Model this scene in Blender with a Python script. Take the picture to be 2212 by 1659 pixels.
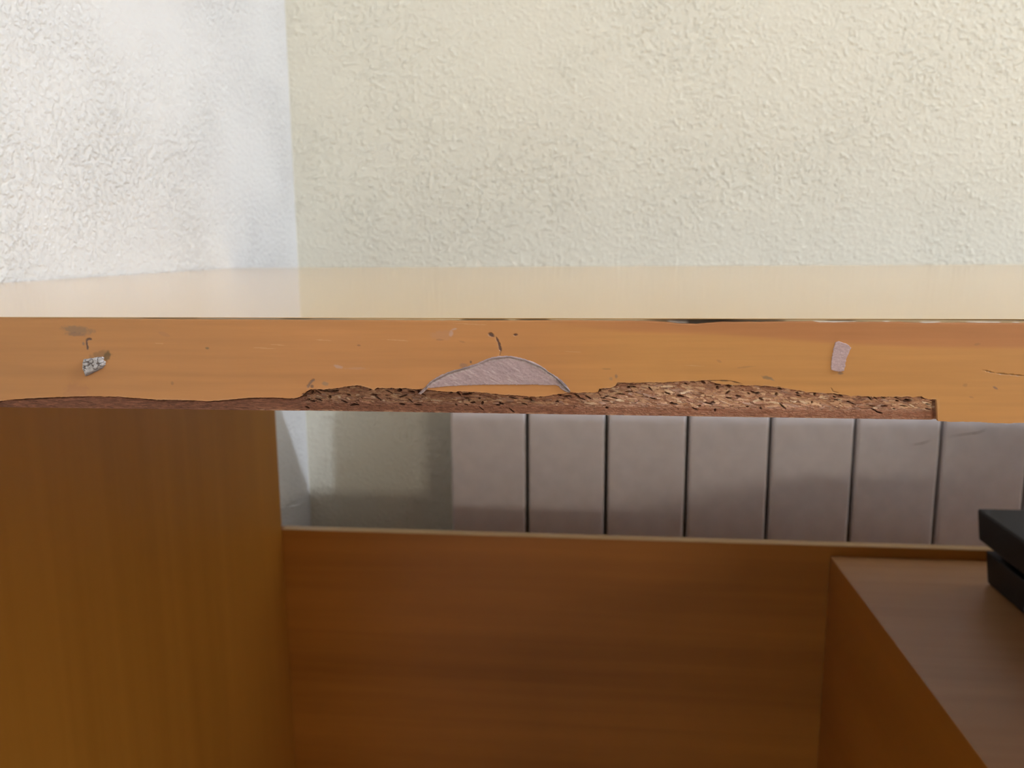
import bpy, bmesh, math, random
import numpy as np
from mathutils import Matrix, Vector

for o in list(bpy.data.objects):
    bpy.data.objects.remove(o, do_unlink=True)
C = bpy.context.scene.collection
rng = np.random.default_rng(7)
random.seed(7)

# ------------------------------------------------------------------ camera
IW, IH = 2212, 1659
PITCH, YAW, ROLL, FPX = 0.16896, 0.10478, -0.00714, 1757.976
TOP = 0.75                                    # desk height
CAM = np.array([0.0, 0.0, TOP + 0.01832])
cp, sp, cy, sy, cr, sr = math.cos(PITCH), math.sin(PITCH), math.cos(YAW), math.sin(YAW), math.cos(ROLL), math.sin(ROLL)
FWD = np.array([-sy*cp, cy*cp, -sp]); _r = np.array([cy, sy, 0.0]); _u = np.cross(_r, FWD)
RGT = cr*_r + sr*_u; UPV = -sr*_r + cr*_u
cd = bpy.data.cameras.new('camera'); cam = bpy.data.objects.new('camera', cd); C.objects.link(cam)
cd.sensor_fit = 'HORIZONTAL'; cd.sensor_width = 36.0; cd.lens = FPX/IW*36.0
cd.clip_start = 0.01; cd.clip_end = 50
cd.dof.use_dof = True; cd.dof.focus_distance = 0.215; cd.dof.aperture_fstop = 24.0
cam.matrix_world = Matrix(((RGT[0], UPV[0], -FWD[0], CAM[0]), (RGT[1], UPV[1], -FWD[1], CAM[1]),
                           (RGT[2], UPV[2], -FWD[2], CAM[2]), (0, 0, 0, 1)))
sc = bpy.context.scene
sc.camera = cam

# ------------------------------------------------------------------ world, light, exposure
w = bpy.data.worlds.new('world'); sc.world = w; w.use_nodes = True
w.node_tree.nodes['Background'].inputs[0].default_value = (0.75, 0.85, 1.0, 1)
w.node_tree.nodes['Background'].inputs[1].default_value = 0.3
sc.view_settings.view_transform = 'Standard'
sc.view_settings.look = 'None'
sc.view_settings.gamma = 1.0
sc.view_settings.use_curve_mapping = False
sc.view_settings.exposure = 0.70

# room dimensions
XL, XR = -0.3258, 4.2            # left wall, right wall
YC, YN = 0.8699, -4.2            # wall behind the desk, wall behind the camera
ZC = 2.62                        # ceiling
# daylight entering by the window in the wall behind the camera
WX0, WX1, WZ0, WZ1 = 2.45, 3.9, 0.95, 1.42
wl = bpy.data.lights.new('window_daylight', 'AREA'); wl.shape = 'RECTANGLE'
wl.size = WX1-WX0-0.1; wl.size_y = WZ1-WZ0-0.08; wl.energy = 23; wl.color = (1.0, 0.90, 0.76)
wlo = bpy.data.objects.new('window_daylight', wl); C.objects.link(wlo)
wlo.location = ((WX0+WX1)/2, YN-0.02, (WZ0+WZ1)/2); wlo.rotation_euler = (math.radians(90), 0, 0)
LAMP = (2.30, -0.285, 2.30); LAMP_R = 0.035; LAMP_E = 1900.0

# ------------------------------------------------------------------ helpers
def link(name, me, mat, parent=None):
    o = bpy.data.objects.new(name, me); C.objects.link(o)
    if mat: me.materials.append(mat)
    if parent: o.parent = parent
    return o
def thing(name, label, cat, group=None, loc=(0, 0, 0)):
    o = bpy.data.objects.new(name, None); C.objects.link(o); o.location = loc
    o.empty_display_size = 0.05
    o['label'] = label; o['category'] = cat
    if group: o['group'] = group
    return o
def box_bm(bm, x0, x1, y0, y1, z0, z1):
    vs = [bm.verts.new(p) for p in ((x0,y0,z0),(x1,y0,z0),(x1,y1,z0),(x0,y1,z0),(x0,y0,z1),(x1,y0,z1),(x1,y1,z1),(x0,y1,z1))]
    for f in ((0,3,2,1),(4,5,6,7),(0,1,5,4),(1,2,6,5),(2,3,7,6),(3,0,4,7)):
        bm.faces.new([vs[i] for i in f])
    return vs
def box(name, dims, mat, parent=None, bevel=0.0, seg=2):
    bm = bmesh.new(); box_bm(bm, *dims)
    if bevel:
        bmesh.ops.bevel(bm, geom=bm.edges[:], offset=bevel, segments=seg, profile=0.5, affect='EDGES')
    me = bpy.data.meshes.new(name); bm.to_mesh(me); bm.free()
    o = link(name, me, mat, parent)
    if parent: 
        o.location = (-parent.location[0], -parent.location[1], -parent.location[2])
    return o
def structure(o):
    o['kind'] = 'structure'; return o
def mesh_from(name, verts, faces, cols=None, mat=None, parent=None, smooth=False):
    me = bpy.data.meshes.new(name)
    me.from_pydata(np.asarray(verts).tolist(), [], np.asarray(faces).tolist() if not isinstance(faces, list) else faces)
    if cols is not None:
        a = me.color_attributes.new('col', 'FLOAT_COLOR', 'POINT')
        c4 = np.ones((len(verts), 4), np.float32); c4[:, :3] = cols
        a.data.foreach_set('color', c4.ravel())
    if smooth:
        me.polygons.foreach_set('use_smooth', np.ones(len(me.polygons), bool))
    me.update()
    return link(name, me, mat, parent)
def lin(r, g, b):
    f = lambda c: (c/255/12.92) if c/255 <= 0.04045 else ((c/255+0.055)/1.055)**2.4
    return np.array([f(r), f(g), f(b)])
def on_front(px, py, Y):
    """pixel positions on the desk's front face -> world x, z on the plane y = Y"""
    px = np.asarray(px, float); py = np.asarray(py, float)
    a = (px-IW/2)/FPX; b = -(py-IH/2)/FPX
    v = FWD[None, :] + a.reshape(-1, 1)*RGT[None, :] + b.reshape(-1, 1)*UPV[None, :]
    t = Y/v[:, 1]
    return v[:, 0]*t, CAM[2]+v[:, 2]*t
def vnoise(x, y, seed=0):
    r = np.random.default_rng(seed); T = r.random((256, 256))
    xi = np.floor(x).astype(int); yi = np.floor(y).astype(int); fx = x-xi; fy = y-yi
    fx = fx*fx*(3-2*fx); fy = fy*fy*(3-2*fy)
    g = lambda i, j: T[i % 256, j % 256]
    return (g(xi, yi)*(1-fx)+g(xi+1, yi)*fx)*(1-fy)+(g(xi, yi+1)*(1-fx)+g(xi+1, yi+1)*fx)*fy
def fbm(x, y, seed=0, oct=4):
    s = 0; a = 0.5
    for k in range(oct):
        s = s+a*vnoise(x*2**k+k*17.3, y*2**k+k*9.1, seed+k); a *= 0.5
    return s/(1-0.5**oct)

# ------------------------------------------------------------------ materials
class NT:
    def __init__(s, name):
        s.m = bpy.data.materials.new(name); s.m.use_nodes = True; s.t = s.m.node_tree
        s.b = s.t.nodes['Principled BSDF']
    def n(s, typ, **kw):
        nd = s.t.nodes.new(typ)
        for k, v in kw.items():
            if k in ('noise_dimensions', 'feature', 'data_type', 'blend_type', 'operation', 'attribute_name', 'wave_type', 'bands_direction', 'wave_profile'):
                setattr(nd, k, v)
            else: nd.inputs[k].default_value = v
        return nd
    def l(s, a, b): s.t.links.new(a, b)
    def coords(s, scale, rot=(0, 0, 0)):
        tc = s.n('ShaderNodeTexCoord'); mp = s.n('ShaderNodeMapping'); mp.inputs['Scale'].default_value = scale
        mp.inputs['Rotation'].default_value = rot
        s.l(tc.outputs['Object'], mp.inputs[0]); return mp.outputs[0]
    def ramp(s, fac, stops):
        r = s.n('ShaderNodeValToRGB'); e = r.color_ramp.elements
        while len(e) < len(stops): e.new(0.5)
        for q, (p, c) in zip(e, stops): q.position = p; q.color = (*c, 1)
        s.l(fac, r.inputs[0]); return r.outputs[0]

def wall_mat(name, col, bump=1.0, scale=1.0, lo=0.42, hi=0.70):
    t = NT(name); t.b.inputs['Roughness'].default_value = 0.75
    t.b.inputs['Specular IOR Level'].default_value = 0.3
    v = t.coords((1, 1, 1))
    n1 = t.n('ShaderNodeTexNoise', Scale=240*scale, Detail=3.0, Roughness=0.55, Distortion=0.5); t.l(v, n1.inputs['Vector'])
    vo = t.n('ShaderNodeTexNoise', Scale=420*scale, Detail=1.0, Roughness=0.4); t.l(v, vo.inputs['Vector'])
    n3 = t.n('ShaderNodeTexNoise', Scale=14.0, Detail=2.0); t.l(v, n3.inputs['Vector'])
    mr = t.n('ShaderNodeMapRange'); mr.inputs['From Min'].default_value = lo; mr.inputs['From Max'].default_value = hi
    mr.interpolation_type = 'SMOOTHSTEP'
    t.l(n1.outputs['Fac'], mr.inputs['Value'])
    a = t.n('ShaderNodeMath', operation='MULTIPLY'); t.l(vo.outputs['Fac'], a.inputs[0]); a.inputs[1].default_value = 0.45
    s = t.n('ShaderNodeMath', operation='ADD'); t.l(mr.outputs[0], s.inputs[0]); t.l(a.outputs[0], s.inputs[1])
    n4 = t.n('ShaderNodeTexNoise', Scale=9.0, Detail=2.0); t.l(v, n4.inputs['Vector'])
    ms = t.n('ShaderNodeMapRange'); ms.inputs['From Min'].default_value = 0.35; ms.inputs['From Max'].default_value = 0.65
    ms.inputs['To Min'].default_value = 0.45*bump; ms.inputs['To Max'].default_value = 1.0*bump; t.l(n4.outputs['Fac'], ms.inputs['Value'])
    bp = t.n('ShaderNodeBump'); t.l(ms.outputs[0], bp.inputs['Strength']); bp.inputs['Distance'].default_value = 0.0009
    t.l(s.outputs[0], bp.inputs['Height']); t.l(bp.outputs[0], t.b.inputs['Normal'])
    c = np.array(col)
    t.l(t.ramp(n3.outputs['Fac'], [(0.3, tuple(c*0.985)), (0.7, tuple(c))]), t.b.inputs['Base Color'])
    return t.m
def wood_mat(name, dark, light, axis='x', rough=0.4, gscale=1.0, spec=0.5, coat=0.0):
    """printed wood decor: long soft streaks along the given axis"""
    t = NT(name); t.b.inputs['Roughness'].default_value = rough
    t.b.inputs['Specular IOR Level'].default_value = spec
    if coat:
        t.b.inputs['Coat Weight'].default_value = coat; t.b.inputs['Coat Roughness'].default_value = 0.05
    k = {'x': (3, 90, 90), 'y': (90, 3, 90), 'z': (90, 90, 3)}[axis]
    v = t.coords(tuple(q*gscale for q in k))
    n1 = t.n('ShaderNodeTexNoise', Scale=1.0, Detail=4.0, Roughness=0.55, Distortion=0.3); t.l(v, n1.inputs['Vector'])
    k2 = {'x': (0.9, 16, 16), 'y': (16, 0.9, 16), 'z': (16, 16, 0.9)}[axis]
    v2 = t.coords(tuple(q*gscale for q in k2))
    n2 = t.n('ShaderNodeTexNoise', Scale=1.0, Detail=2.0, Roughness=0.5); t.l(v2, n2.inputs['Vector'])
    mx = t.n('ShaderNodeMath', operation='MULTIPLY_ADD'); t.l(n1.outputs['Fac'], mx.inputs[0]); mx.inputs[1].default_value = 0.45
    m2 = t.n('ShaderNodeMath', operation='MULTIPLY'); t.l(n2.outputs['Fac'], m2.inputs[0]); m2.inputs[1].default_value = 0.55
    t.l(m2.outputs[0], mx.inputs[2])
    t.l(t.ramp(mx.outputs[0], [(0.32, dark), (0.68, light)]), t.b.inputs['Base Color'])
    return t.m
def vcol_mat(name, rough=0.6, spec=0.4, grain=None, bump=None):
    t = NT(name); t.b.inputs['Roughness'].default_value = rough; t.b.inputs['Specular IOR Level'].default_value = spec
    a = t.n('ShaderNodeVertexColor'); a.layer_name = 'col'
    out = a.outputs['Color']
    if grain:
        sc_, lo, hi = grain
        v = t.coords(sc_); n = t.n('ShaderNodeTexNoise', Scale=1.0, Detail=4.0, Roughness=0.6); t.l(v, n.inputs['Vector'])
        r = t.ramp(n.outputs['Fac'], [(0.3, (lo,)*3), (0.7, (hi,)*3)])
        m = t.n('ShaderNodeMix', data_type='RGBA', blend_type='MULTIPLY'); m.inputs['Factor'].default_value = 1.0
        t.l(out, m.inputs['A']); t.l(r, m.inputs['B']); out = m.outputs['Result']
    if bump:
        sc_, st, di = bump
        v = t.coords(sc_); n = t.n('ShaderNodeTexNoise', Scale=1.0, Detail=3.0, Roughness=0.6); t.l(v, n.inputs['Vector'])
        b = t.n('ShaderNodeBump'); b.inputs['Strength'].default_value = st; b.inputs['Distance'].default_value = di
        t.l(n.outputs['Fac'], b.inputs['Height']); t.l(b.outputs[0], t.b.inputs['Normal'])
    t.l(out, t.b.inputs['Base Color'])
    return t.m
def plain(name, col, rough=0.5, metal=0.0, spec=0.5, emit=0.0):
    t = NT(name)
    v = t.coords((60, 60, 60)); n = t.n('ShaderNodeTexNoise', Scale=1.0, Detail=2.0); t.l(v, n.inputs['Vector'])
    c = np.array(col)
    o = t.ramp(n.outputs['Fac'], [(0.3, tuple(c*0.95)), (0.7, tuple(np.minimum(c*1.03, 1)))])
    t.l(o, t.b.inputs['Base Color'])
    t.b.inputs['Roughness'].default_value = rough; t.b.inputs['Metallic'].default_value = metal
    t.b.inputs['Specular IOR Level'].default_value = spec
    if emit:
        t.b.inputs['Emission Color'].default_value = (0.84, 0.96, 1.15, 1); t.b.inputs['Emission Strength'].default_value = emit
    return t.m

WD = np.array([0.50, 0.218, 0.062]); WL = np.array([0.60, 0.275, 0.092])
M_wall = wall_mat('textured_cream_paint', (0.855, 0.825, 0.695), 1.05, 0.9, 0.47, 0.70)
M_wall_side = wall_mat('textured_white_paint', (0.765, 0.755, 0.735), 1.1, 1.15)
M_wall_far = wall_mat('textured_tan_paint', (0.36, 0.30, 0.24))
M_ceil = wall_mat('ceiling_paint', (0.85, 0.84, 0.81), 0.3)
M_floor = wood_mat('floor_wood', (0.30, 0.19, 0.10), (0.42, 0.28, 0.16), 'y', 0.35)
M_lam = wood_mat('desktop_laminate', (0.53, 0.30, 0.09), (0.65, 0.39, 0.13), 'x', 0.10, 1.0, 0.5)
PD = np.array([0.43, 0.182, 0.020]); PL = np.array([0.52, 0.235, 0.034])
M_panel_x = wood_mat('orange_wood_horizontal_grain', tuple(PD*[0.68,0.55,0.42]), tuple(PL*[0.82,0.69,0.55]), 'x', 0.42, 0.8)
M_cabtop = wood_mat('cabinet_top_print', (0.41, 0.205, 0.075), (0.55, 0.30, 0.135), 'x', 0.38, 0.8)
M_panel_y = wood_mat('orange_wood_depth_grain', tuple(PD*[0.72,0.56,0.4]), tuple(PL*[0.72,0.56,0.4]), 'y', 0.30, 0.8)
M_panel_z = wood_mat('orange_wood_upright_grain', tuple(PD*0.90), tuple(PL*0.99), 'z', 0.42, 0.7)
M_edge = plain('pale_panel_edge', (0.62, 0.42, 0.20), 0.4)
M_band = vcol_mat('edge_band_foil', 0.42, 0.45, ((14, 220, 220), 0.93, 1.04), ((30, 700, 700), 0.12, 0.0002))
M_core = vcol_mat('bare_chipboard', 0.85, 0.2, ((500, 900, 1400), 0.85, 1.15), ((900, 1600, 2600), 0.4, 0.0002))
M_glue = vcol_mat('glue_joint', 0.6, 0.3)
M_paper = vcol_mat('torn_sticker_paper', 0.6, 0.35, ((1500, 1500, 2600), 0.9, 1.07), ((1600, 1600, 3000), 0.4, 0.0002))
M_rad = plain('radiator_enamel', (0.86, 0.80, 0.785), 0.38, 0, 0.4)
M_dark = plain('black_plastic', (0.005, 0.0045, 0.004), 0.45, 0, 0.25)
M_dark2 = plain('black_matte_plastic', (0.009, 0.010, 0.0095), 0.55, 0, 0.3)
M_white = plain('white_frame', (0.8, 0.8, 0.78), 0.4)
M_globe = plain('lit_opal_glass', (0.9, 0.9, 0.88), 0.4, 0, 0.5, LAMP_E)
M_brass = plain('brushed_metal', (0.6, 0.58, 0.55), 0.35, 0.9)

# ------------------------------------------------------------------ room
structure(box('floor', (XL-0.1, XR+0.1, YN-0.1, YC+0.1, -0.1, 0), M_floor))
structure(box('ceiling', (XL-0.1, XR+0.1, YN-0.1, YC+0.1, ZC, ZC+0.1), M_ceil))
structure(box('wall_left', (XL-0.1, XL, YN, YC, 0, ZC), M_wall_side))
structure(box('wall_right', (XR, XR+0.1, YN, YC, 0, ZC), M_wall_side))
structure(box('wall_back', (XL-0.1, XR+0.1, YC, YC+0.1, 0, ZC), M_wall))
def framed_wall():
    bm = bmesh.new(); y0, y1 = YN-0.1, YN
    box_bm(bm, XL-0.1, WX0, y0, y1, 0, ZC); box_bm(bm, WX1, XR+0.1, y0, y1, 0, ZC)
    box_bm(bm, WX0, WX1, y0, y1, 0, WZ0); box_bm(bm, WX0, WX1, y0, y1, WZ1, ZC)
    me = bpy.data.meshes.new('wall_front'); bm.to_mesh(me); bm.free()
    return structure(link('wall_front', me, M_wall_far))
framed_wall()
win = bpy.data.objects.new('window_1', None); C.objects.link(win); win.location = ((WX0+WX1)/2, YN-0.08, WZ0); structure(win)
for d in ((WX0, WX1, YN-0.09, YN-0.04, WZ0, WZ0+0.04), (WX0, WX1, YN-0.09, YN-0.04, WZ1-0.04, WZ1),
          (WX0, WX0+0.05, YN-0.09, YN-0.04, WZ0+0.04, WZ1-0.04), (WX1-0.05, WX1, YN-0.09, YN-0.04, WZ0+0.04, WZ1-0.04)):
    box('window_frame', d, M_white, win, 0.004)

# ------------------------------------------------------------------ desk
YF, YR = 0.2060, 0.7053
T = 0.025
XD0, XD1 = XL+0.0008, 0.64
YP, ZP, PT = 0.6759, TOP-0.2333, 0.010
XI = -0.2805
desk = thing('desk', 'orange wood-effect desk with a long chipped front edge, standing in the room corner', 'desk', loc=(0.35, 0.45, 0))
DL = np.array(desk.location)
# board behind the edging, and the shiny sheet glued on top
box('board', (XD0, XD1, YF+0.004, YR, TOP-T, TOP-0.0001), M_panel_x, desk)['label'] = 'chipboard of the desktop behind the front edging'
o = box('laminate', (XD0, XD1, YF+0.0002, YR, TOP-0.0001, TOP), M_lam, desk)
o['label'] = 'glossy pale-looking laminate of the desktop'
box('side_panel', (XI-0.018, XI, 0.27, YP, 0, TOP-T), M_panel_z, desk, 0.0006)
box('side_panel', (XD1-0.03, XD1-0.012, 0.27, YP, 0, TOP-T), M_panel_z, desk, 0.0006)
bp_ = box('back_panel', (XI-0.006, XD1-0.024, YP, YP+PT, 0.12, ZP), M_panel_x, desk, 0.0005)
box('top_edge', (XI+0.0005, XD1-0.0305, YP+0.0004, YP+PT-0.0004, ZP, ZP+0.0006), M_edge, None).parent = bp_

def local(v):
    return v-DL[None, :]
# --- outlines of the front edging (positions on the front face)
LOW = np.array([(-60,868),(0,866),(40,862),(110,858),(190,856),(260,857),(320,862),(345,864),(400,864),(450,866.5),(490,864),(545,859),
 (600,859),(625,861),(643,859),(652,855),(660,848),(670,841.5),(700,841),(730,838.5),(748,835),(772,832),(786,834),(797,838),(808,843),(813,838.5),
 (850,838.5),(878,839.5),(918,842),(950,845),(978,846.7),(1010,845.5),(1050,848),(1090,853),(1130,855.5),(1160,857),(1180,856),(1200,852),(1230,848),
 (1262,848.5),(1292,848),(1294,839.5),(1318,838.5),(1330,834),(1333,827.5),(1370,826.5),(1440,826),(1480,823),(1528,822),(1548,829),(1600,832),(1640,833.5),
 (1682,835.5),(1712,841),(1742,847),(1800,850),(1838,855.5),(1900,857.5),(1945,857.5),(1990,857),(2003,861),(2024,863.5),(2026.5,867),(2019,873),(2012,882),(2011,896),(2016,908)], float)
RIGHT = np.array([(2016,908.5),(2040,910.5),(2060,911.5),(2100,911),(2130,912.5),(2150,914),(2180,914.5),(2212,913.5),(2290,914.5)], float)
TOPL = np.array([(-60,685.5),(0,686),(120,687),(300,688.5),(520,690),(700,691),(860,691.5),(1000,692.5),(1240,692),(1380,693),(1440,695),(1468,699),(1505,699.5),
 (1530,697),(1560,695.5),(1650,695),(1752,694),(1772,696.5),(1850,695.5),(1940,695),(1990,697.5),(2030,697),(2100,697),(2212,698),(2290,699)], float)
def lower(x):
    """lower limit of the orange foil at column x (leaves out the undercut end)"""
    L = LOW[LOW[:, 0] < 2025.5]; L = L[:-4] if L[-1, 1] > 870 else L
    xs = np.concatenate([LOW[:62, 0], [2024.0, 2026.0], RIGHT[1:, 0]])
    ys = np.concatenate([LOW[:62, 1], [864.0, 909.5], RIGHT[1:, 1]])
    k = np.argsort(xs, kind='stable')
    y = np.interp(x, xs[k], ys[k])
    amp = np.where(x < 640, 0.9, np.where(x < 2020, 1.7, 0.6))
    return y+amp*(fbm(x*0.11, x*0+3.1, 31)-0.5)*2+amp*0.5*(vnoise(x*0.6, x*0+1.7, 33)-0.5)*2

def to_px(X, Z):
    d = np.array([X, YF, Z])-CAM; z = d@FWD
    return IW/2+FPX*(d@RGT)/z, IH/2-FPX*(d@UPV)/z
E_L = (to_px(XD0, TOP-0.0006), to_px(XD0, TOP-T)); E_R = (to_px(XD1, TOP-0.0006), to_px(XD1, TOP-T))
# --- edge_band: foil face with its stains
xs = np.concatenate([np.linspace(E_L[0][0], -56, 60), np.linspace(-50, 2290, 1560), np.linspace(2296, E_R[0][0], 60)])
nx, ny = len(xs), 120; fy = np.linspace(0, 1, ny)
x0 = xs[None, :].repeat(ny, 0); t0 = np.interp(xs, np.r_[E_L[0][0], TOPL[:, 0], E_R[0][0]], np.r_[E_L[0][1], TOPL[:, 1], E_R[0][1]])+0.6*(fbm(xs*0.07, xs*0+8, 5)-0.5)*2; b0 = lower(xs)
b0 = np.where(xs < -50, np.interp(xs, [E_L[1][0], -90, -56], [E_L[1][1], 878.0, 868.0]), np.where(xs > 2290, np.interp(xs, [2290, E_R[1][0]], [914.5, E_R[1][1]]), b0))
y0 = t0[None, :]+(b0-t0)[None, :]*fy[:, None]
base = np.array([0.565, 0.252, 0.082])
col = np.ones((ny, nx, 3))*base
streak = fbm(x0*0.004, y0*0.11, 51, 4)
col *= (0.93+0.14*streak)[..., None]
fig = np.interp(x0, [0, 600, 1240, 1340, 1560, 1800, 1990, 2290], [655, 640, 704, 716, 722, 741, 749, 752])    # broad figure line in the printed grain
zone = 1/(1+np.exp(-(y0-fig)/2.2)); w_ = np.clip((x0-1150)/250, 0, 1)
col *= (1+w_*(zone-0.5)*0.16)[..., None]*np.stack([np.ones_like(zone), 1+w_*(zone-0.5)*0.12, 1-w_*(zone-0.5)*0.05], -1)
col *= np.interp(x0, [0, 700], [0.88, 1.0])[..., None]*np.stack([np.ones_like(x0), np.interp(x0, [0, 700], [1.03, 1.0]), np.ones_like(x0)], -1)     # light falloff put into the print: darker, slightly browner towards the left end
band2 = np.exp(-((y0-815-0.012*(x0-900))/9)**2)*(fbm(x0*0.006, y0*0.05, 77)-0.2)
col *= (1-0.16*np.clip(band2, 0, 1))[..., None]
gouge = np.zeros((ny, nx))
def mark(cx, cy, rx, ry, rgb, a=0.8, ang=0.0, ragged=0.5, seed=1, deep=0.0):
    global col, gouge
    ca, sa = math.cos(ang), math.sin(ang)
    dx = x0-cx; dy = y0-cy
    u = (dx*ca+dy*sa)/rx; v = (-dx*sa+dy*ca)/ry
    r = np.sqrt(u*u+v*v)+(fbm(x0*0.18, y0*0.18, seed)-0.5)*2*ragged
    m = np.clip((1.15-r)/0.5, 0, 1)*a
    col = col*(1-m[..., None])+np.array(rgb)*m[..., None]
    gouge = np.maximum(gouge, m*deep)
K1 = (0.10, 0.065, 0.06); K2 = (0.20, 0.13, 0.10); GR = (0.26, 0.19, 0.13); WH = (0.55, 0.40, 0.36); OL = (0.13, 0.085, 0.03)
def path(pts, r, rgb, a, seed, deep=0.0002):
    for i in range(len(pts)-1):
        (ax, ay), (bx, by) = pts[i], pts[i+1]
        L = math.hypot(bx-ax, by-ay)
        mark((ax+bx)/2, (ay+by)/2, L/2+r*0.6, r, rgb, a, math.atan2(by-ay, bx-ax), 0.3, seed+i, deep)
# middle group
mark(1061, 723.5, 7, 4.5, K1, 0.85, 0.35, 0.3, 2, 0.0003); mark(1113, 723.5, 5, 2.8, K1, 0.8, -0.2, 0.3, 3, 0.0003)
path([(1072,730),(1077,739),(1079,747),(1082,758)], 3.0, (0.12,0.07,0.06), 0.85, 4, 0.0003)
path([(1082,758),(1079,768)], 1.2, (0.22,0.13,0.08), 0.5, 9)
mark(974, 720, 5, 9, WH, 0.55, 0.15, 0.5, 11); mark(981, 711, 6, 2, WH, 0.6, -0.2, 0.4, 12); mark(950, 725, 25, 12, (0.50,0.27,0.16), 0.35, 0, 0.6, 13)
mark(1017, 782, 2.4, 3.2, K1, 0.8, 0, 0.2, 14); mark(1002, 789, 8, 5, (0.28,0.16,0.12), 0.55, 0, 0.5, 15)
mark(950, 734, 9, 2, (0.35,0.16,0.07), 0.5, 0, 0.4, 16); mark(998, 738, 8, 2, (0.36,0.17,0.07), 0.5, 0.2, 0.4, 17)
mark(775, 746, 4, 2, (0.28,0.13,0.06), 0.7, 0, 0.3, 18)
mark(730, 792, 10, 4, WH, 0.5, 0.1, 0.7, 19); mark(770, 796, 24, 3, WH, 0.18, 0, 0.6, 20)
path([(664,837),(668,830),(674,823),(678,820)], 3.4, K2, 0.75, 21); mark(674, 835, 4, 4, K1, 0.7, 0, 0.3, 25); mark(702, 829, 7, 4, GR, 0.6, 0.2, 0.5, 26)
mark(656, 853, 4, 4, K1, 0.85, 0, 0.2, 27, 0.0004)
# left group
mark(166, 713, 34, 9, (0.23,0.155,0.095), 0.62, 0.12, 0.5, 30); mark(160, 722, 22, 5, (0.20,0.13,0.09), 0.6, 0.05, 0.5, 31)
path([(197,733),(190,732),(186,737),(188,747),(189,754)], 2.6, K1, 0.8, 32); mark(180, 742, 3, 4, K2, 0.7, 0, 0.3, 37)
mark(217, 766, 24, 8, (0.24,0.13,0.055), 0.6, -0.18, 0.5, 38); mark(231, 770, 7, 14, OL, 0.75, 0.3, 0.4, 39)
mark(448, 752, 5, 3, (0.20,0.13,0.06), 0.8, 0, 0.3, 40); mark(372, 828, 3, 4, (0.33,0.16,0.06), 0.7, 0, 0.3, 41)
mark(165, 845, 28, 18, (0.40,0.17,0.07), 0.4, 0, 0.5, 42); mark(355, 722, 14, 4, (0.42,0.2,0.09), 0.4, 0.3, 0.5, 43)
for k, (xx, yy, ll) in enumerate(((570,752,26),(600,745,18),(345,742,10),(1015,700,40),(1240,760,20),(860,735,30),(1500,790,24),(700,735,20))):
    mark(xx, yy, ll, 1.0, (0.70,0.42,0.22), 0.45, 0.05, 0.4, 50+k)
# right group
mark(1331, 813, 3.5, 5, K2, 0.6, 0, 0.4, 61); mark(1320, 818, 4, 4, GR, 0.45, 0, 0.4, 62); mark(1310, 797, 10, 1.6, (0.3,0.16,0.06), 0.5, 0, 0.3, 63)
mark(1656, 816, 12, 4, (0.24,0.16,0.09), 0.7, 0.2, 0.5, 64); mark(1668, 820, 6, 2, GR, 0.6, 0.4, 0.4, 65)
mark(1610, 793, 20, 2, (0.4,0.2,0.08), 0.5, -0.1, 0.4, 66); mark(1553, 780, 6, 3, (0.42,0.2,0.08), 0.5, 0.4, 0.3, 67)
mark(1815, 806, 6, 3, K2, 0.7, 0.1, 0.3, 68)
mark(2110, 744, 8, 3, (0.36,0.18,0.07), 0.6, -0.2, 0.4, 69); path([(2124,800),(2150,806),(2180,809),(2212,812)], 1.5, (0.27,0.14,0.05), 0.75, 70)
mark(2150, 838, 6, 2.4, (0.22,0.12,0.09), 0.8, 0.5, 0.3, 74); mark(2085, 832, 5, 4, (0.4,0.19,0.07), 0.6, 0, 0.4, 75); mark(2098, 858, 6, 2, (0.42,0.2,0.08), 0.6, 0.2, 0.3, 76)
path([(1508,823.5),(1550,822),(1578,823),(1602,829)], 1.5, (0.17,0.09,0.035), 0.85, 80)
path([(1795,838),(1800,846),(1812,849)], 1.6, (0.35,0.18,0.06), 0.7, 85)
# dirty rim right under the laminate, paler bruised rim along the break
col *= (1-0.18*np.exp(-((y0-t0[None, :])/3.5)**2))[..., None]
d = (b0[None, :]-y0); rim = np.maximum(np.exp(-(d/1.8)**2), np.exp(-((x0-2027.5)/2.5)**2)*(y0 > 862))*np.clip((fbm(x0*0.05, y0*0.05, 90)-0.3)*2.2, 0, 1)*(x0 < 2034)
col = col*(1-0.5*rim[..., None])+np.array([0.72, 0.42, 0.22])*0.5*rim[..., None]
X, Z = on_front(x0.ravel(), y0.ravel(), YF)
yy = np.full(X.shape, YF)+gouge.ravel()
yy += 0.00012*np.exp(-((y0-t0[None, :])/2.0)**2).ravel()
yy += 0.00003*(fbm(x0*0.02, y0*0.03, 95).ravel()-0.5)
front = np.stack([X, yy, Z], 1)
back = front.copy(); back[:, 1] = YF+0.0011
N = nx*ny
idx = np.arange(N).reshape(ny, nx)
q = np.stack([idx[:-1, :-1], idx[1:, :-1], idx[1:, 1:], idx[:-1, 1:]], -1).reshape(-1, 4)
br = idx[-1]; tr = idx[0]
# rim strips joining the face to its rear side (the foil's thickness)
ev = np.concatenate([front, back[br], back[tr]])
ib = N+np.arange(nx); it = N+nx+np.arange(nx)
qb = np.stack([br[:-1], ib[:-1], ib[1:], br[1:]], -1); qt = np.stack([tr[:-1], tr[1:], it[1:], it[:-1]], -1)
cc = col.reshape(-1, 3); cc = np.concatenate([cc, cc[br]*0.8, cc[tr]*0.7])
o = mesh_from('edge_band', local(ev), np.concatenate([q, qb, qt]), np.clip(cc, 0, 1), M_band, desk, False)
o['label'] = 'orange wood-print edging with scuffs and dark nicks'

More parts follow.
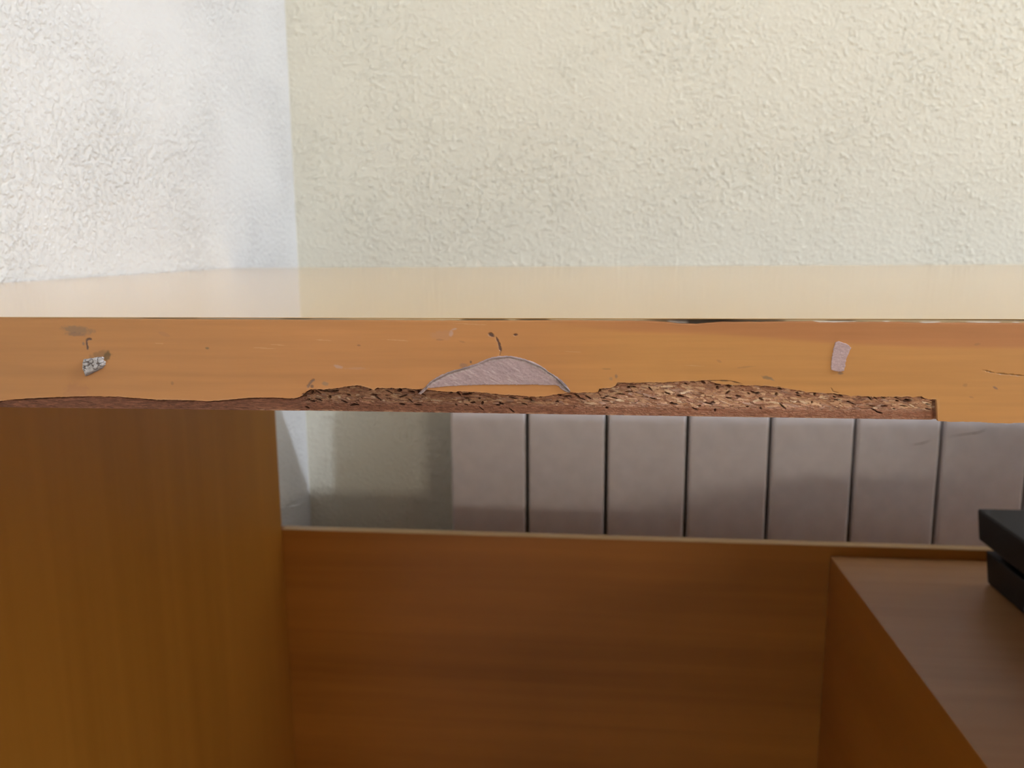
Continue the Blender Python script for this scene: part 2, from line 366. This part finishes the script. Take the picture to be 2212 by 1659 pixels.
# --- bare chipboard where the edging has broken away
cx_, cy_ = 1640, 62
xs = np.linspace(-50, 2032, cx_); lb = lower(xs)
lb = np.where(xs > 2020, lower(np.full_like(xs, 2019.0)), lb)-3.0
X_, Zb = on_front(np.array([0.0, 2212.0]), np.array([880.0, 911.0]), YF)
bot = np.interp(xs, [-50, 0, 600, 1000, 1600, 2015, 2100], [879, 880, 887, 893, 902, 908, 910.0])
f = np.linspace(0, 1, cy_)**0.95
PX = xs[None, :].repeat(cy_, 0); PY = lb[None, :]+(bot-lb)[None, :]*f[:, None]
smooth_l = np.clip((660-PX)/25, 0, 1)                      # thin pressed strip left of the chips
dep = np.zeros((cy_, cx_)); colr = np.zeros((cy_, cx_, 3))
frac = (PY-(lb+3)[None, :])/np.maximum((bot-lb-3)[None, :], 4)
hgt = (bot-lb)[None, :]
fine = np.clip((PY-(bot[None, :]-26))/10, 0, 1)            # dense fine-grained skin of the board at the bottom
fine = np.maximum(fine, smooth_l)
c_hi = np.array([0.40, 0.205, 0.118]); c_lo = np.array([0.25, 0.107, 0.060])
nz = fbm(PX*0.03, PY*0.09, 111)
colr[:] = c_hi*(1-fine[..., None])+c_lo*fine[..., None]
colr *= ((0.85+0.3*nz)*np.interp(PX, [640, 1000, 1350, 1700], [1.0, 1.0, 1.2, 1.3]))[..., None]  # base tone rises to the right, partly light put into the colour
dep[:] = 0.0010+0.0004*(nz-0.5)-0.0003*fine
order = []
for k in range(5600):
    cx = rng.uniform(640, 2014); 
    i = int((cx+50)/2082*(cx_-1)); top, bo = lb[i]+3, bot[i]
    cyp = rng.uniform(top-2, bo); low = max(0, min(1, (cyp-(bo-26))/10))
    L = rng.uniform(4, 15)*(1-0.6*low)*(1.6 if rng.random() < 0.12 else 1); Wd = rng.uniform(1.2, 3.4)*(1-0.55*low)
    order.append((cx, cyp, L, Wd, rng.normal(0.14, 0.22)*(1-0.6*low), low))
for k in range(700):
    cx = rng.uniform(-50, 650); i = int((cx+50)/2082*(cx_-1)); order.append((cx, rng.uniform(lb[i]+3, bot[i]), rng.uniform(4, 14), rng.uniform(0.8, 2.0), rng.normal(0.03, 0.1), 1.0))
pal = np.array([[0.47,0.25,0.14],[0.42,0.215,0.125],[0.36,0.175,0.105],[0.55,0.33,0.19],[0.40,0.23,0.16],[0.33,0.15,0.085],[0.62,0.42,0.27],[0.26,0.13,0.08]])
pw = np.array([.22,.2,.16,.12,.12,.1,.04,.04])
for cx, cyp, L, Wd, ang, low in order:
    i0 = max(0, int((cx-L-2+50)/2082*(cx_-1))); i1 = min(cx_, int((cx+L+2+50)/2082*(cx_-1))+1)
    dx = PX[:, i0:i1]-cx; dy = PY[:, i0:i1]-cyp; ca, sa = math.cos(ang), math.sin(ang)
    u = (dx*ca+dy*sa)/L; v = (-dx*sa+dy*ca)/Wd
    taper = 1-0.5*np.abs(u)
    m = (np.abs(u) < 1) & (np.abs(v) < taper)
    if not m.any(): continue
    h = rng.normal(0, 0.00014)*(1-0.75*low); tl = rng.normal(0.00004, 0.00012)*(1-0.8*low)
    newd = 0.0010-0.0003*low-h+tl*v
    dep[:, i0:i1][m] = newd[m]
    cc_ = pal[rng.choice(8, p=pw)]*(1-low)+c_lo*rng.uniform(0.75, 1.25)*low
    colr[:, i0:i1][m] = cc_*np.interp(cx, [640, 1000, 1350, 1700], [0.74, 0.82, 1.28, 1.45])*(np.array([1.0, 1.0, 1.0]) if cx < 1250 else np.array([1.0, 1.10, 1.16]))  # chips paler to the right: their own tone plus painted-in light
# splits and pits between the chips
for k in range(120):
    cx = rng.uniform(648, 2008); i = int((cx+50)/2082*(cx_-1)); top, bo = lb[i]+3, bot[i]
    tt = rng.beta(1.0, 1.9); cyp = top+1.5+tt*(bo-top-4)
    L = rng.uniform(2.5, 10); Wd = rng.uniform(0.8, 2.1); ang = rng.normal(0.2, 0.25)
    if rng.random() < 0.12: L *= 0.7; Wd *= 2.0
    i0 = max(0, int((cx-L-2+50)/2082*(cx_-1))); i1 = min(cx_, int((cx+L+2+50)/2082*(cx_-1))+1)
    dx = PX[:, i0:i1]-cx; dy = PY[:, i0:i1]-cyp; ca, sa = math.cos(ang), math.sin(ang)
    r = np.sqrt(((dx*ca+dy*sa)/L)**2+((-dx*sa+dy*ca)/Wd)**2)
    m = np.clip((1.1-r)/0.4, 0, 1)
    dep[:, i0:i1] += 0.0011*m
    k_ = 0.5*m[..., None]; colr[:, i0:i1] = colr[:, i0:i1]*(1-k_)+np.array([0.09, 0.04, 0.03])*k_
# undercut right below the foil
un = np.exp(-((PY-(lb+3.5)[None, :])/1.8)**2)*np.clip((fbm(PX*0.06, PY*0*0.1, 131)-0.38)*4, 0, 1)
dep += 0.0007*un
dep -= 0.0005*smooth_l
dep += 0.00018*(fbm(PX*0.35, PY*0.7, 141, 3)-0.5)
dep = np.maximum(dep, 0.0002)
dep += 0.0008*np.clip((PX-2012)/10, 0, 1)
# light fibres standing at the very bottom rim
fib = (np.exp(-((PY-bot[None, :]+1.0)/1.6)**2))*np.clip((fbm(PX*0.09, PX*0+4, 151)-0.42)*4, 0, 1)*(PX > 560)
colr = colr*(1-0.55*fib[..., None])+np.array([0.58, 0.33, 0.19])*0.55*fib[..., None]
X, Z = on_front(PX.ravel(), PY.ravel(), YF)
front = np.stack([X, YF+dep.ravel(), np.maximum(Z, TOP-T-0.0002)], 1)
N = cx_*cy_; idx = np.arange(N).reshape(cy_, cx_)
q = np.stack([idx[:-1, :-1], idx[1:, :-1], idx[1:, 1:], idx[:-1, 1:]], -1).reshape(-1, 4)
br = idx[-1]; bk = front[br].copy(); bk[:, 1] = YF+0.0042; bk[:, 2] = TOP-T
rc = idx[:, -1]; lc = idx[0]
tk = front[lc].copy(); tk[:, 1] = YF+0.0042
ev = np.concatenate([front, bk, tk]); ib = N+np.arange(cx_); it = N+cx_+np.arange(cx_)
qb = np.stack([br[:-1], ib[:-1], ib[1:], br[1:]], -1); qt = np.stack([lc[:-1], lc[1:], it[1:], it[:-1]], -1)
cc = colr.reshape(-1, 3); cc = np.concatenate([cc, cc[br], cc[lc]])
o = mesh_from('exposed_chipboard', local(ev), np.concatenate([q, qb, qt]), np.clip(cc, 0, 1), M_core, desk, False)
o['label'] = 'rough brown chipboard laid bare under the broken edging'

# --- joint between laminate and edging: dirt, a dark crack and white chips of glue
gx, gy = 1400, 9
xs = np.r_[np.linspace(E_L[0][0], -60, 30), np.linspace(-50, 2290, 1340), np.linspace(2300, E_R[0][0], 30)]; te = np.interp(xs, [E_L[0][0], -50, 0, 100, 700, 860, 1240, 1720, 2212, 2290, E_R[0][0]], [to_px(XD0, TOP)[1], 681.0, 681.3, 682, 686, 687, 688, 689.3, 692, 692.5, to_px(XD1, TOP)[1]])
tb = np.interp(xs, np.r_[E_L[0][0], TOPL[:, 0], E_R[0][0]], np.r_[E_L[0][1], TOPL[:, 1], E_R[0][1]])+1.5
f = np.linspace(0, 1, gy)
PX = xs[None, :].repeat(gy, 0); PY = (te+0.2)[None, :]+(tb-te-0.2)[None, :]*f[:, None]
n1 = fbm(PX*0.02, PY*0.5, 161); n2 = fbm(PX*0.006, PY*0.1+5, 163)
colr = np.array([0.50, 0.37, 0.21])*(0.65+0.7*n1)[..., None]
gre = np.clip((n2-0.47)*5, 0, 1); colr = colr*(1-0.6*gre[..., None])+np.array([0.26, 0.23, 0.19])*0.6*gre[..., None]
dk = np.interp(PX, [1385, 1440, 1465, 1560, 1610, 1680, 1700], [0, 0.6, 1, 1, 0.6, 0.45, 0])*np.interp(f, [0, 0.25, 0.4, 0.8, 1], [0.2, 0.9, 1, 1, 0.6])[:, None]
for a_, b_, s_ in ((300, 430, .22), (600, 680, .25), (990, 1100, .45), (1110, 1190, .5), (1780, 1850, .35)):
    dk = np.maximum(dk, s_*np.clip(np.minimum(PX-a_, b_-PX)/15, 0, 1)*np.exp(-((f-0.45)/0.25)**2)[:, None])
colr = colr*(1-0.9*dk[..., None])+np.array([0.045, 0.035, 0.03])*0.9*dk[..., None]
wh = np.zeros_like(PX)
for a_, b_ in ((1755, 1855), (1985, 2035), (1440, 1490), (1905, 1925), (2085, 2165), (2185, 2205)):
    wh = np.maximum(wh, np.clip(np.minimum(PX-a_, b_-PX)/8, 0, 1)*np.interp(f, [0, 0.45, 0.65, 1], [0, 0.2, 1, 1])[:, None]*np.clip(n1*2.2, 0, 1))
colr = colr*(1-0.85*wh[..., None])+np.array([0.72, 0.66, 0.60])*0.85*wh[..., None]
X, Z = on_front(PX.ravel(), PY.ravel(), YF)
dep = 0.00025+0.0010*dk-0.0001*wh+0.0001*(n1-0.5)
ev = np.stack([X, YF+dep.ravel(), np.minimum(Z, TOP-0.0001)], 1)
N = gx*gy; idx = np.arange(N).reshape(gy, gx)
q = np.stack([idx[:-1, :-1], idx[1:, :-1], idx[1:, 1:], idx[:-1, 1:]], -1).reshape(-1, 4)
o = mesh_from('glue_joint', local(ev), q, np.clip(colr.reshape(-1, 3), 0, 1), M_glue, desk, True)
o['label'] = 'thin dirty glue line between laminate and edging'

# --- torn sticker remnants stuck on the edging
def inside(px, py, poly):
    r = np.zeros(px.shape, bool); n = len(poly)
    for i in range(n):
        (ax, ay), (bx, by) = poly[i], poly[(i+1) % n]
        c = ((ay > py) != (by > py)) & (px < (bx-ax)*(py-ay)/((by-ay) if by != ay else 1e-9)+ax); r ^= c
    return r
def edge_dist(px, py, poly):
    d = np.full(px.shape, 1e9); n = len(poly)
    for i in range(n):
        a = np.array(poly[i]); b = np.array(poly[(i+1) % n]); ab = b-a
        t = np.clip(((px-a[0])*ab[0]+(py-a[1])*ab[1])/max(ab@ab, 1e-9), 0, 1)
        d = np.minimum(d, np.hypot(px-a[0]-t*ab[0], py-a[1]-t*ab[1]))
    return d
def remnant(poly, label, paint, step=0.8, thick=0.00016):
    P = np.array(poly, float); x0_, y0_ = P.min(0)-2; x1_, y1_ = P.max(0)+2
    gx = np.arange(x0_, x1_, step); gy = np.arange(y0_, y1_, step)
    px, py = np.meshgrid(gx, gy)
    wx = px+1.1*(fbm(px*0.25, py*0.25, 201)-0.5)*2; wy = py+1.1*(fbm(px*0.25+50, py*0.25, 203)-0.5)*2
    keep = inside(wx, wy, poly); d = edge_dist(px, py, poly)
    c, h = paint(px, py, d)
    h = np.where(keep, thick+h, -0.0001)
    cell = keep[:-1, :-1] | keep[1:, :-1] | keep[1:, 1:] | keep[:-1, 1:]
    X, Z = on_front(px.ravel(), py.ravel(), YF)
    v = np.stack([X, YF-h.ravel(), Z], 1)
    idx = np.arange(px.size).reshape(px.shape)
    q = np.stack([idx[:-1, :-1], idx[1:, :-1], idx[1:, 1:], idx[:-1, 1:]], -1)[cell]
    used = np.unique(q); mp = np.full(px.size, -1); mp[used] = np.arange(len(used))
    o = mesh_from('sticker_remnant', local(v[used]), mp[q], np.clip(c.reshape(-1, 3)[used], 0, 1), M_paper, desk, True)
    o['label'] = label
def paint_moon(px, py, d):
    n = fbm(px*0.05+py*0.03, py*0.22-px*0.12, 211); n2 = fbm(px*0.3, py*0.3, 213)
    c = np.array([0.46, 0.335, 0.325])*(0.78+0.32*n+0.16*n2)[..., None]
    hi = np.clip((fbm(px*0.06, (py-0.55*px)*0.25, 215)-0.62)*6, 0, 1)
    c = c*(1-0.5*hi[..., None])+np.array([0.68, 0.56, 0.54])*0.5*hi[..., None]
    topy = np.interp(px, [905, 935, 970, 1025, 1062, 1100, 1135, 1170, 1200, 1231], [850, 822, 804, 788, 773, 769, 777, 792, 813, 844])
    e = np.exp(-((py-topy-1.5)/2.2)**2); e2 = np.exp(-((py-topy-5.5)/2.2)**2)
    side = np.interp(px, [905, 940, 1000, 1030, 1085, 1130, 1180, 1231], [0.5, 0.8, 1, 0.35, 0.8, 0.7, 1, 1])
    c = c*(1-0.72*(e*side)[..., None])+np.array([0.09, 0.075, 0.06])*0.72*(e*side)[..., None]
    sil = e2*np.interp(px, [905, 950, 975, 1010, 1050, 1090, 1130, 1190, 1231], [0.3, 0.7, 0.9, 0.6, 0.3, 0.5, 0.4, 0.9, 0.9])*np.clip((n2-0.3)*3, 0, 1)
    c = c*(1-0.75*sil[..., None])+np.array([0.62, 0.58, 0.55])*0.75*sil[..., None]
    endd = np.clip((px-1195)/12, 0, 1)*np.clip((n-0.35)*3, 0, 1); c *= (1-0.55*endd)[..., None]
    tail = np.clip((924-px)/4, 0, 1)*np.clip((px-918)/3, 0, 1); c *= (1-0.6*tail)[..., None]
    return c, 0.0001*(n-0.5)+0.00025*e*side+0.00008*n2
remnant([(903,851),(909,846),(915,840),(921,834),(928,826),(935,820.5),(950,811),(970,803),(1000,795),(1025,787),(1045,778),(1062,772),(1080,769.5),(1100,768.5),
  (1115,770.5),(1135,776.5),(1155,783),(1170,791),(1185,803),(1200,812),(1215,823),(1225,834),(1232,844),(1230,848),(1222,846.5),(1213,841),(1207,834.5),(1198,832),
  (1150,831),(1100,831),(1055,831),(1010,832),(970,834.5),(940,837.5),(925,838),(917,846),(909,852)],
  'mauve-grey torn sticker remnant shaped like a low hill', paint_moon)
def paint_white(px, py, d):
    n = fbm(px*0.10, py*0.16, 221, 3); rid = np.abs(n-0.5)*2
    c = np.array([0.50, 0.47, 0.45])*(0.75+0.5*fbm(px*0.2, py*0.2, 223))[..., None]
    dk = np.clip(1-rid*5, 0, 1); c = c*(1-0.7*dk[..., None])+np.array([0.15, 0.12, 0.13])*0.7*dk[..., None]
    lo = np.clip((py-(812-0.42*(px-187))+9)/6, 0, 1); c = c*(1-0.5*lo[..., None])+np.array([0.17, 0.14, 0.17])*0.5*lo[..., None]
    return c, 0.0006*(1-dk)*np.clip(d/4, 0, 1)+0.0003*n
remnant([(182,776),(196,774),(210,772),(222,770.5),(225,773),(223,777.5),(228.7,782),(228,788),(222,794.5),(209,802),(197,807.5),(187,812.5),(183.5,805),(180,793),(181,782)],
  'crumpled whitish scrap of sticker at the left end', paint_white, 0.6, 0.0003)
def paint_pink(px, py, d):
    n = fbm(px*0.07, py*0.30, 231); n2 = fbm(px*0.35, py*0.5, 233)
    c = np.array([0.54, 0.385, 0.37])*(0.82+0.28*n+0.12*n2)[..., None]
    hi = np.clip((n2-0.62)*6, 0, 1); c = c*(1-0.4*hi[..., None])+np.array([0.75, 0.62, 0.61])*0.4*hi[..., None]
    return c, 0.00012*n+0.00006*n2
remnant([(1805,739.5),(1811,737),(1818,740),(1827,742),(1834,746),(1838.5,751.5),(1835,758),(1831,766),(1828,775),(1826,784),(1826,789),(1823,800.5),(1815.5,803),(1802.5,801.5),
  (1795,798.5),(1795.4,783),(1798,767),(1800.5,752)], 'upright pinkish paper scrap near the right end', paint_pink, 0.6, 0.00018)

# ------------------------------------------------------------------ low cabinet under the desk
XC0, XC1 = 0.1975, 0.604
ZCB = ZP-0.0083
cab = thing('low_cabinet', 'low orange wood cabinet under the desk, right of the knee space', 'cabinet', loc=((XC0+XC1)/2, 0.42, 0))
yb = YP-0.001
box('top_board', (XC0+0.018, XC1-0.018, 0.205, yb, ZCB-0.018, ZCB-0.001), M_panel_x, cab)
box('top_laminate', (XC0, XC1, 0.203, yb, ZCB-0.001, ZCB), M_cabtop, cab)
box('side_panel', (XC0, XC0+0.018, 0.205, yb, 0, ZCB-0.001), M_panel_y, cab)
box('side_panel', (XC1-0.018, XC1, 0.205, yb, 0, ZCB-0.001), M_panel_y, cab)
box('back_panel', (XC0+0.018, XC1-0.018, yb-0.006, yb, 0.06, ZCB-0.018), M_panel_x, cab)
box('bottom_board', (XC0+0.018, XC1-0.018, 0.21, yb-0.006, 0.05, 0.068), M_panel_x, cab, 0.0005)
box('shelf', (XC0+0.018, XC1-0.018, 0.23, yb-0.006, 0.27, 0.286), M_panel_x, cab, 0.0005)

# ------------------------------------------------------------------ black console on the cabinet
def skewed_slab(name, x0, x1, y0, y1, z0, z1, zref, sl, mat, parent, bevel=0.0012):
    bm = bmesh.new(); vs = box_bm(bm, x0, x1, y0, y1, z0, z1)
    for v in vs: v.co.y += sl*(v.co.z-zref)
    bmesh.ops.bevel(bm, geom=bm.edges[:], offset=bevel, segments=2, profile=0.5, affect='EDGES')
    me = bpy.data.meshes.new(name); bm.to_mesh(me); bm.free()
    o = link(name, me, mat, parent); o.location = (-parent.location[0], -parent.location[1], -parent.location[2]); return o
BX, BY = 0.3010, 0.6265
con = thing('game_console', 'flat black slant-sided box with a groove around it, on the low cabinet', 'console', loc=(BX+0.14, BY-0.15, ZCB))
SL = 0.30
skewed_slab('lower_shell', BX, BX+0.275, BY-0.30, BY, ZCB+0.001, ZCB+0.0245, ZCB, SL, M_dark, con)
skewed_slab('groove_core', BX+0.010, BX+0.265, BY-0.290, BY-0.010, ZCB+0.0235, ZCB+0.0325, ZCB, SL, M_dark, con, 0.0004)
skewed_slab('upper_shell', BX-0.004, BX+0.271, BY-0.30, BY+0.002, ZCB+0.0315, ZCB+0.0540, ZCB, SL, M_dark, con)
skewed_slab('top_plate', BX-0.0032, BX+0.2702, BY-0.2985, BY+0.001, ZCB+0.0536, ZCB+0.0546, ZCB, SL, M_dark2, con, 0.0003)
for fx, fy_ in ((BX+0.03, BY-0.03), (BX+0.245, BY-0.03), (BX+0.03, BY-0.27), (BX+0.245, BY-0.27)):
    box('rubber_foot', (fx-0.008, fx+0.008, fy_-0.008, fy_+0.008, ZCB, ZCB+0.0016), M_dark2, con)

# ------------------------------------------------------------------ radiator behind the desk
YRAD = 0.8034; PR = 0.0804; XR0 = -0.1501; NS = 12
RZ0, RZ1 = 0.115, TOP-0.055
rad = thing('radiator', 'white sectional radiator on the wall behind the desk', 'radiator', loc=(XR0+NS*PR/2, YRAD+0.033, RZ0))
def section_mesh():
    bm = bmesh.new(); g = 0.0018; h = RZ1-RZ0
    # outline of the front fin seen from above: flat face, rounded corners, hollow behind, carried up with a rounded crown
    hw = PR/2-g; r = 0.0028
    prof = [(-hw, 0.012)]
    for k in range(5):
        a = math.pi/2*k/4; prof.append((-hw+r-r*math.cos(a), r-r*math.sin(a)))
    for k in range(5):
        a = math.pi/2*k/4; prof.append((hw-r+r*math.sin(a), r-r*math.cos(a)))
    prof.append((hw, 0.012)); prof += [(hw*0.25, 0.020), (hw*0.25, 0.045), (hw*0.8, 0.052), (hw*0.8, 0.055), (-hw*0.8, 0.055), (-hw*0.8, 0.052), (-hw*0.25, 0.045), (-hw*0.25, 0.020)]
    levels = [(0.0, 0.006), (0.002, 0.002), (0.008, 0.0), (h-0.022, 0.0), (h-0.010, 0.002), (h-0.003, 0.007), (h, 0.014)]
    rings = []
    for z, push in levels:
        ring = [bm.verts.new((x, max(y, 0)+push*(1-y/0.055), z)) for x, y in prof]; rings.append(ring)
    n = len(prof)
    for a, b in zip(rings[:-1], rings[1:]):
        for i in range(n): bm.faces.new((a[i], a[(i+1) % n], b[(i+1) % n], b[i]))
    bm.faces.new(list(reversed(rings[0]))); bm.faces.new(rings[-1])
    bmesh.ops.recalc_face_normals(bm, faces=bm.faces)
    me = bpy.data.meshes.new('section'); bm.to_mesh(me); bm.free(); me.materials.append(M_rad)
    return me
sm = section_mesh()
for k in range(NS):
    s = bpy.data.objects.new('section', sm); C.objects.link(s); s.parent = rad
    s.location = (XR0+(k+0.5)*PR-rad.location[0], YRAD-rad.location[1], 0)
for z in (RZ0+0.05, RZ1-0.06):
    bm = bmesh.new()
    bmesh.ops.create_cone(bm, cap_ends=True, segments=24, radius1=0.014, radius2=0.014, depth=NS*PR-0.02, matrix=Matrix.Translation((XR0+NS*PR/2, YRAD+0.033, z)) @ Matrix.Rotation(math.pi/2, 4, 'Y'))
    me = bpy.data.meshes.new('header_pipe'); bm.to_mesh(me); bm.free()
    o = link('header_pipe', me, M_rad, rad); o.location = tuple(-c for c in rad.location)
for xb in (XR0+1.0*PR, XR0+(NS-1)*PR):
    box('wall_bracket', (xb-0.001, xb+0.001, YRAD+0.03, YC-0.0006, RZ1-0.08, RZ1-0.075), M_white, rad)

def scratch(pts, wd):
    P = np.array(pts, float); n = 24; t = np.linspace(0, len(P)-1, n)
    x = np.interp(t, range(len(P)), P[:, 0]); y = np.interp(t, range(len(P)), P[:, 1])
    wv = wd*np.sin(np.pi*np.linspace(0.04, 0.96, n))*(0.6+0.8*vnoise(np.arange(n)*0.7, np.zeros(n), 301))/2
    X1, Z1 = on_front(x, y-wv, YRAD); X2, Z2 = on_front(x, y+wv, YRAD)
    v = np.concatenate([np.stack([X1, np.full(n, YRAD+0.0002), Z1], 1), np.stack([(X1+X2)/2, np.full(n, YRAD-0.0002), (Z1+Z2)/2], 1), np.stack([X2, np.full(n, YRAD+0.0002), Z2], 1)])
    v -= np.array(rad.location)[None, :]
    i = np.arange(n-1); f = [tuple(q) for q in np.concatenate([np.stack([i, i+n, i+n+1, i+1], 1), np.stack([i+n, i+2*n, i+2*n+1, i+n+1], 1)]).tolist()]
    o = mesh_from('scratch', v, f, None, M_scr, rad); o['label'] = 'dark hairline scratch on the white enamel'
M_scr = plain('scratch_brown', (0.33, 0.27, 0.23), 0.7)
scratch([(2048, 943), (2085, 938), (2112, 935), (2131, 928)], 4.0)
scratch([(1968, 961), (1990, 958), (2012, 951)], 4.0)

# ------------------------------------------------------------------ ceiling lamp
lamp = thing('pendant_lamp', 'round opal glass pendant lamp hanging from the ceiling', 'lamp', loc=(LAMP[0], LAMP[1], ZC))
def lathe(name, prof, mat, parent, seg=32):
    v = []; f = []
    for r, z in prof:
        for k in range(seg): a = 2*math.pi*k/seg; v.append((r*math.cos(a), r*math.sin(a), z))
    for i in range(len(prof)-1):
        for k in range(seg): f.append((i*seg+k, i*seg+(k+1) % seg, (i+1)*seg+(k+1) % seg, (i+1)*seg+k))
    me = bpy.data.meshes.new(name); me.from_pydata(v, [], f); me.update()
    me.polygons.foreach_set('use_smooth', np.ones(len(me.polygons), bool))
    return link(name, me, mat, parent)
lathe('canopy', [(0.001, 0), (0.05, 0), (0.05, -0.015), (0.012, -0.03), (0.001, -0.03)], M_brass, lamp)
gz = LAMP[2]-ZC
lathe('cord', [(0.003, -0.03), (0.003, gz+LAMP_R+0.02)], M_white, lamp, 12)
lathe('socket', [(0.001, gz+LAMP_R+0.03), (0.016, gz+LAMP_R+0.03), (0.018, gz+LAMP_R-0.004), (0.001, gz+LAMP_R-0.004)], M_brass, lamp)
lathe('globe', [(max(0.0005, LAMP_R*math.sin(math.pi*k/20)), gz+LAMP_R*math.cos(math.pi*k/20)) for k in range(21)], M_globe, lamp)
